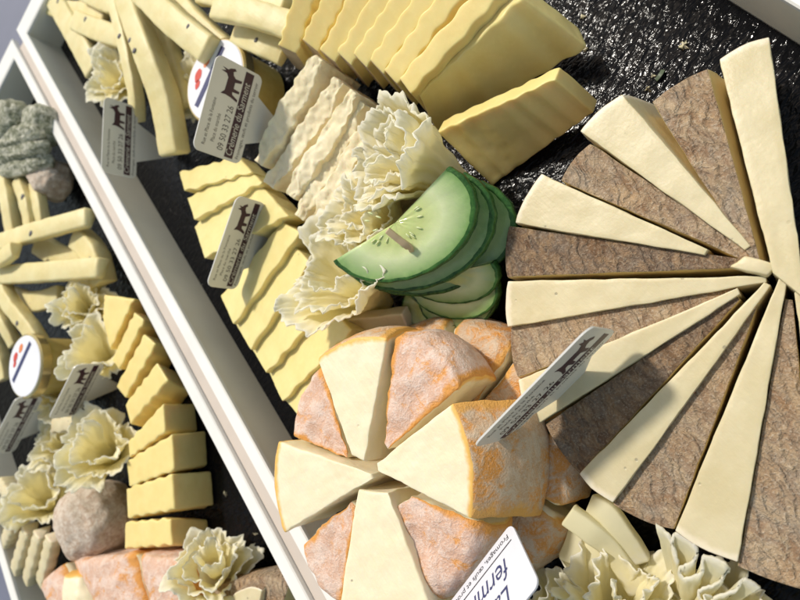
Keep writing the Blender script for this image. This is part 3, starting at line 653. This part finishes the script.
# ================================================================ LEFT TRAY BLOCKS
GB = 'short yellow crinkle blocks in the left tray'
def tb(label, top, bot, z=3.4, zb=.1, seed=0, waves=4):
    "top 4 px (u0v0,u1v0,u1v1,u0v1) at z; bot 2 px for the u1 side at zb"
    t = [P(*p, z) for p in top]; b_ = [P(*p, zb) for p in bot]; off = ((b_[0] - t[1]) + (b_[1] - t[2])) / 2
    lim = V((off.x, off.y)); 
    if lim.length > 1.6: lim = lim.normalized() * 1.6
    o = V((lim.x, lim.y, zb - z)); c = [t[0] + o, t[1] + o, t[2] + o, t[3] + o, t[0], t[1], t[2], t[3]]
    nn = (t[3] - t[0]).normalized()
    def disp(u, v, w_, x): return nn * .08 * (.8 + .9 * N(V((u * 3, seed * 3.3, 5)))) * math.sin(2 * math.pi * (waves * u + seed * .3 + .4 * N(V((u * 2, seed * 5.1, 0)))))
    block('cheese_block', label, 'cheese block', c, [('block', ALL, M['yellow'])], GB, disp=disp, r=.15, st=.2, rough=.03, seed=seed)
tb('topmost short block, beside the frilly rosette in the left tray', [(103, 318), (104, 294), (134, 298), (110, 350)], [(120, 296), (150, 304)], seed=1)
tb('second short block from the top of the row', [(112, 360), (134, 312), (144, 320), (119, 370)], [(148, 320), (158, 330)], seed=2)
tb('third short block from the top of the row', [(116, 386), (144, 334), (156, 344), (125, 398)], [(164, 345), (170, 355)], seed=3)
tb('fourth short block from the top of the row', [(125, 404), (157, 362), (168, 380), (130, 424)], [(180, 382), (182, 396)], seed=4)
tb('fifth short block from the top, its end face towards the rail', [(128, 442), (163, 403), (165, 432), (129, 458)], [(193, 404), (200, 430)], seed=5)
tb('sixth short block from the top, third from the bottom', [(126, 461), (172, 434), (174, 470), (129, 487)], [(206, 434), (208, 462)], seed=6)
tb('seventh short block, just above the lowest block of the row', [(126, 488), (172, 474), (174, 510), (127, 518)], [(212, 475), (214, 502)], seed=7)
tb('lowest short block, half under the curly rosette', [(125, 522), (170, 518), (172, 545), (124, 549)], [(208, 518), (210, 545)], seed=8)

# finger slices, bottom left
GF = 'pale crinkle fingers at the lower left'
for k, (a, b_, lab) in enumerate([((8, 482), (18, 500), 'uppermost pale finger at the left tray wall'), ((5, 505), (30, 515), 'second pale finger beside the left rosette'),
        ((22, 568), (34, 528), 'pale finger standing third in the lower left group'), ((34, 578), (46, 532), 'pale finger standing fourth in the lower left group'),
        ((48, 580), (58, 536), 'pale finger standing closest to the bloomy lump'), ((12, 540), (20, 520), 'stubby pale finger against the left tray wall'), ((102, 420), (60, 425), 'pale crinkle finger lying between tag and large rosette')]):
    sweep('cheese_finger', lab, 'cheese finger', [P(*a, 2.6), P((a[0] + b_[0]) / 2, (a[1] + b_[1]) / 2, 3.2), P(*b_, 3.4)], 1.25, 1.6, 'tomme', GF, wave=.08, seed=k)

# lumps
def blob(name, label, cat, c, sx, mat, seed=0, amp=.3, group=None, rot=0, sub_=5, fr=.6):
    bm = bmesh.new(); bmesh.ops.create_icosphere(bm, subdivisions=sub_, radius=1); Rm = Matrix.Rotation(rot, 3, 'Z')
    for v in bm.verts:
        p = v.co.copy(); q = V([math.copysign(abs(a) ** .8, a) for a in p]); q = V((q.x * sx[0], q.y * sx[1], q.z * sx[2]))
        q += p * (amp * N(p * 1.3 + V((seed, 0, 0)), 1.2) + amp * .4 * N(p * 5 + V((seed, 0, 0)), fr * 1.5)); q = Rm @ q + V(c)
        if q.z < .03: q.z = .03
        v.co = q
    vs = [v.co.copy() for v in bm.verts]; bm.verts.index_update(); fs = [[v.index for v in f.verts] for f in bm.faces]; bm.free()
    return tag(mk(name, vs, fs, M[mat]), label, cat, group)
blob('bloomy_cheese', 'pinkish white bloomy-rind lump beside the short yellow blocks', 'cheese piece', P(97, 520, 2.0), (2.9, 3.0, 2.8), 'fuzzy', 3, .35)
GA = 'grey ash-coated cheeses at the left edge'
for k, (px, py, z, s_, lab) in enumerate([(10, 122, 4.6, (2.6, 2.0, 1.5), 'topmost grey ash-coated round at the left edge'), (44, 126, 3.4, (1.6, 2.0, 1.7), 'small grey ash-coated round nearest the rail'),
        (16, 140, 4.4, (4.6, 1.1, 1.1), 'upper banded grey ash-coated slice'), (20, 153, 3.9, (4.8, 1.0, 1.2), 'middle banded grey ash-coated slice'), (24, 167, 3.2, (4.8, 1.1, 1.2), 'lower banded grey ash-coated slice above the sticks')]):
    blob('ash_cheese', lab, 'cheese piece', P(px, py, z), s_, 'ash', k + 10, .3, GA, rot=-.75)
blob('ash_cheese', 'pale-sided round lying between ash-coated cheese and rail', 'cheese piece', P(52, 180, 1.8), (1.8, 1.8, 1.8), 'fuzzy', 33, .3)
# pink-orange cheese bottom left
def lo(lab, q, z, zb, seed, kd='r'):
    t = [P(*p, z) for p in q]; c = [V((p.x, p.y, zb)) for p in t] + t
    def disp(u, v, w_, x): return V((0, 0, 1)) * (-.8 * (abs(2 * v - 1)) ** 3 - .5 * max(0, u - .7)) * w_
    block('soft_cheese_wedge', lab, 'cheese wedge', c, [('paste', ('u-', 'v-', 'v+', 'w-'), M['soft']), ('rind', ('u+', 'w+'), M['orind'])] if kd == 'r' else [('paste', ALL, M['soft'])], 'orange-rinded wedges at the lower left', disp=disp, r=.5, st=.25, rough=.12, seed=seed)
lo('pink-edged orange-rinded wedge at the lower left corner', [(60, 640), (32, 590), (52, 566), (100, 620)], 4.2, .1, 51)
lo('orange-rinded wedge in the middle of the lower left cheese', [(110, 650), (60, 562), (125, 555), (150, 640)], 4.5, .1, 52)
lo('orange-rinded wedge next to the curly rosette', [(150, 650), (128, 556), (185, 560), (205, 640)], 4.4, .1, 53)
lo('pale cut piece showing at the lower left corner of the orange cheese', [(55, 640), (55, 575), (75, 578), (95, 640)], 4.9, .5, 54, 'p')
wedge('cheese_wedge', 'grey brown rinded wedge at the bottom beside the curly rosette', [(205, 592), (292, 578), (262, 660)], 3.0, rind(), 'brown-rinded wedges at the foot of the left tray', r=.15, rough=.08)
wedge('cheese_wedge', 'pale piece resting on the brown wedge at the bottom of the left tray', [(232, 596), (262, 590), (252, 640)], 3.4, pale(), 'brown-rinded wedges at the foot of the left tray', r=.1, rough=.05)

# ================================================================ CARDS AND JARS
def text(s, o, X, Y, size, mat, parent, name='lettering', lift=.04, width=None, shear=0):
    cu = bpy.data.curves.new('t', 'FONT'); cu.body = s; cu.size = 1; cu.fill_mode = 'FRONT'; cu.shear = shear; cu.resolution_u = 3
    ob = bpy.data.objects.new('t', cu); C.objects.link(ob); bpy.context.view_layer.update()
    me = bpy.data.meshes.new_from_object(ob.evaluated_get(bpy.context.evaluated_depsgraph_get())); bpy.data.objects.remove(ob)
    xs = [v.co.x for v in me.vertices]; wx = max(xs) - min(xs); k = size if width is None else min(size, width / wx)
    kx = k if width is None else width / wx
    Nn = X.cross(Y).normalized()
    vs = [o + X * (v.co.x - min(xs)) * kx + Y * v.co.y * size + Nn * lift for v in me.vertices]; fs = [list(p.vertices) for p in me.polygons]
    bpy.data.meshes.remove(me)
    return mk(name, vs, fs, M[mat], parent, False)
def polyplate(name, pts2, o, X, Y, z0, z1, mat, parent):
    Nn = X.cross(Y).normalized(); n = len(pts2)
    vs = [o + X * a + Y * b_ + Nn * z0 for a, b_ in pts2] + [o + X * a + Y * b_ + Nn * z1 for a, b_ in pts2]
    fs = [list(range(n))[::-1], list(range(n, 2 * n))] + [[i, (i + 1) % n, n + (i + 1) % n, n + i] for i in range(n)]
    return mk(name, vs, fs, M[mat], parent, False)
GOAT = [(0, .42), (.06, .62), (.12, .70), (.10, .95), (.17, .78), (.22, .98), (.25, .72), (.36, .62), (.78, .64), (.92, .78), (.90, .56), (.93, .30), (1.0, .0), (.92, 0), (.82, .28), (.74, .30), (.72, 0), (.64, 0), (.62, .28), (.42, .28), (.36, 0), (.28, 0), (.30, .30), (.22, .42), (.12, .46), (.06, .34)]
def card(label, A_, B_, D_, mat='card', full=True, stake=True, stakel=3.2):
    """A text top-left, B text top-right, D text bottom-left, world cm. thing > panel, title bar, emblem, lettering"""
    X = B_ - A_; W_ = X.length; X.normalize(); Y = A_ - D_; Y = (Y - X * Y.dot(X)); Hh = Y.length; Y.normalize(); O = A_ - Y * Hh
    low = O + X * W_ / 2 - Y * (stakel if stake else 0)
    t = thing('price_tag', label, 'price tag', low, 'small printed tags stuck in the cheeses')
    r = .08 * W_; pts = []
    def arc(cx, cy, a0):
        for k in range(6): a = a0 + k / 5 * math.pi / 2; pts.append((cx + r * math.cos(a), cy + r * math.sin(a)))
    arc(r, r, math.pi)
    if stake: pts += [(W_ * .24, 0), (W_ * .46, -stakel), (W_ * .54, -stakel), (W_ * .78, 0)]
    arc(W_ - r, r, -math.pi / 2); arc(W_ - r, Hh - r, 0); arc(r, Hh - r, math.pi / 2)
    polyplate('panel', pts, O, X, Y, -.04, .04, mat, t)
    if full:
        a, h = W_, Hh
        polyplate('title_bar', [(.03 * a, .19 * h), (.97 * a, .19 * h), (.97 * a, .37 * h), (.03 * a, .37 * h)], O, X, Y, .041, .05, 'plum', t)
        text('Crèmerie du Sarment', O + X * .06 * a + Y * .225 * h, X, Y, .20 * h, 'cardtxt', t, lift=.055, width=.80 * a, shear=.2)
        text('Fromages, œufs et produits du terroir', O + X * .05 * a + Y * .07 * h, X, Y, .10 * h, 'ink', t, lift=.045, width=.86 * a)
        text('09 50 33 27 26', O + X * .08 * a + Y * .43 * h, X, Y, .18 * h, 'ink', t, lift=.045, width=.48 * a)
        text('Place du marché', O + X * .14 * a + Y * .64 * h, X, Y, .11 * h, 'ink', t, lift=.045, width=.3 * a)
        text('Rue et Place de la Fontaine', O + X * .08 * a + Y * .80 * h, X, Y, .10 * h, 'ink', t, lift=.045, width=.5 * a)
        ex, ey = .62 * a, .40 * h
        polyplate('goat_emblem', [(ex + x * .32 * a, ey + y * .46 * h) for x, y in [(1 - q[0], q[1]) for q in GOAT][::-1]], O, X, Y, .041, .052, 'plum', t)
    return t
def vcard(label, D_px, zD, A_px, B_px, **k):
    D_ = P(*D_px, zD); A_ = above(*A_px, D_); 
    # B at the same height as A
    B_ = P(*B_px, A_.z)
    return card(label, A_, B_, D_, **k)
vcard('tag with a goat emblem leaning over the rail beside the small rosette', (136, 172), 3.4, (101, 171), (104, 96))
vcard('large goat-emblem tag standing in front of the jar lid', (240, 162), 5.2, (192, 148), (217, 53))
vcard('goat-emblem tag standing in the crinkle slabs next to the rail', (238, 284), 3.2, (206, 286), (237, 195))
vcard('goat-emblem tag in the middle of the left tray', (80, 412), 3.6, (48, 419), (75, 365), stakel=2.5)
vcard('goat-emblem tag at the far left edge, beneath the small jar', (14, 452), 3.6, (-14, 455), (16, 397), stakel=2.5)
# tilted tag seen almost edge-on over both big cheeses
A_ = P(472, 447, 9.3); B_ = P(590, 326, 9.3); D_ = P(500, 447, 5.6)
card('tilted tag seen nearly edge-on between the orange cheese and brown wheel', A_, B_, D_, stakel=2.2)
# white card bottom
t = None
def whitecorner():
    B0 = P(512, 523, 6.8); L0 = P(454, 598, 6.8); zs = [2 + .1 * i for i in range(90)]
    z = min(zs, key=lambda z: abs((P(540, 584, z) - B0).normalized().dot((L0 - B0).normalized()))); print('white corner z', z, (P(540, 584, z) - B0).length); return P(540, 584, z)
def lowcard():
    B0 = P(512, 523, 6.8); L0 = P(454, 598, 6.8); R0 = whitecorner()
    X = (L0 - B0); Wd = 8.0; X.normalize(); Y = (R0 - B0); Y = (Y - X * Y.dot(X)); Hh = Y.length; Y.normalize()
    # text top side is Y (towards lower right): origin = bottom-left of the text = corner B0
    t = thing('price_tag', 'white name card with handwritten-style lettering at the bottom edge', 'price tag', B0 + X * 4 - V((0, 0, 3)), 'small printed tags stuck in the cheeses')
    O = B0; r = .35; pts = []
    for cx, cy, a0 in ((r, r, math.pi), (Wd - r, r, -math.pi / 2), (Wd - r, Hh - r, 0), (r, Hh - r, math.pi / 2)):
        for k in range(6): a = a0 + k / 5 * math.pi / 2; pts.append((cx + r * math.cos(a), cy + r * math.sin(a)))
    if X.cross(Y).z < 0:
        pass
    sg = 1 if X.cross(Y).z > 0 else -1
    polyplate('panel', pts, O, X, Y, -.04, .04, 'cardw', t)
    return t, O, X, Y, sg
t, O, X, Y, sg = lowcard()
hc = (whitecorner() - P(512, 523, 6.8)); hc = (hc - X * hc.dot(X)).length
text('Lait cru', O + X * 1.45 + Y * hc * .62, X, Y, hc * .36, 'navy', t, lift=.05 * sg, shear=.3)
text('fermier', O + X * 1.05 + Y * hc * .30, X, Y, hc * .36, 'navy', t, lift=.05 * sg, shear=.3)
text('Fromages, œufs et produits du terroir', O + X * .45 + Y * hc * .07, X, Y, hc * .10, 'ink', t, lift=.05 * sg, width=6.5)
polyplate('rule', [(.35, .185 * hc), (7.5, .185 * hc), (7.5, .20 * hc), (.35, .20 * hc)], O, X, Y, .041 * sg, .05 * sg, 'ink', t)
# second card behind it
tag(block('blank_tag', 'plain cream tag half hidden behind the white name card', 'price tag', quadz([(477, 543, 4.6), (500, 565, 4.6), (470, 620, 4.6), (445, 600, 4.6), (477, 543, 4.7), (500, 565, 4.7), (470, 620, 4.7), (445, 600, 4.7)]), [('tag', ALL, M['card'])], r=.02, rough=0), group=None)

def disc(name, c, r, z0, z1, mat, parent, n=64, bev=.12):
    vs, fs = [], []; prof = [(0, z1), (r - bev, z1), (r, z1 - bev), (r, z0)]
    for i in range(n):
        a = i / n * 2 * math.pi
        for rr, z in prof[1:]: vs.append((c.x + rr * math.cos(a), c.y + rr * math.sin(a), z))
    m_ = 3
    for i in range(n):
        for j in range(m_ - 1): fs.append([i * m_ + j, ((i + 1) % n) * m_ + j, ((i + 1) % n) * m_ + j + 1, i * m_ + j + 1][::-1])
    fs.append([i * m_ for i in range(n)]); fs.append([i * m_ + 2 for i in range(n)][::-1])
    return mk(name, vs, fs, M[mat], parent, False)
def jar(label, cpx, edge_px, z, Rd=None, big=True):
    c = P(*cpx, z); r = Rd or (P(*edge_px, z) - c).length
    t = thing('jam_jar', label, 'jar', (c.x, c.y, .05)); 
    disc('content', c, r * .88, .2, z - 1.0, 'honey', t)
    disc('lid_band', c, r, z - .9, z - .05, 'gold', t); ld = disc('lid', c, r * .96, z - .2, z, 'lid', t)
    up = (P(cpx[0] + 9, cpx[1] - 20, z) - c); up.z = 0; X = up.normalized(); Y = V((0, 0, 1)).cross(X)
    O = V((c.x, c.y, z))
    k = r / 4.3
    polyplate('brand_band', [(-3.2 * k, .5 * k), (3.2 * k, .5 * k), (3.2 * k, 1.15 * k), (-3.2 * k, 1.15 * k)], O, X, Y, .01, .03, 'navy', t)
    def pep(cx, cy, s_, mt):
        pts = [(cx + s_ * math.cos(a / 14 * 2 * math.pi) * (1 + .25 * math.sin(a)), cy + s_ * .75 * math.sin(a / 14 * 2 * math.pi)) for a in range(14)]
        polyplate('fruit_print', pts, O, X, Y, .01, .02, mt, t)
    pep(1.2 * k, 2.3 * k, .6 * k, 'orange'); pep(-.5 * k, 2.6 * k, .65 * k, 'red'); pep(-1.3 * k, 2.1 * k, .45 * k, 'red')
    return t
jar('jar with white printed lid behind the large goat tag', (214, 80), (234, 40), 4.4)
jar('small jar with white lid at the far left of the left tray', (24, 366), (30, 334), 5.4)

# ================================================================ crumbs and scraps
random.seed(5)
for k in range(14):
    px, py = random.choice([(600, 30), (660, 60), (720, 40), (560, 470), (575, 200), (630, 90), (500, 230), (235, 500), (240, 540), (150, 215), (190, 290), (700, 55), (590, 490)])
    p = P(px + random.uniform(-28, 28), py + random.uniform(-22, 22), 0)
    blob('cheese_crumb', 'tiny pale cheese crumb lying on the black sheet', 'crumb', (p.x, p.y, .05), [random.uniform(.04, .11) for _ in range(3)], 'tomme', k + 60, .35, 'stray crumbs on the black sheets', sub_=2)
M['herb'] = plain('herb_green', (.10, .13, .08), .5)
sweep('herb_scrap', 'thin grey green herb scrap on the black sheet by the brown wheel', 'herb', [P(656, 80, .12), P(660, 75, .25), P(663, 70, .12)], .22, .06, 'herb', n=10)
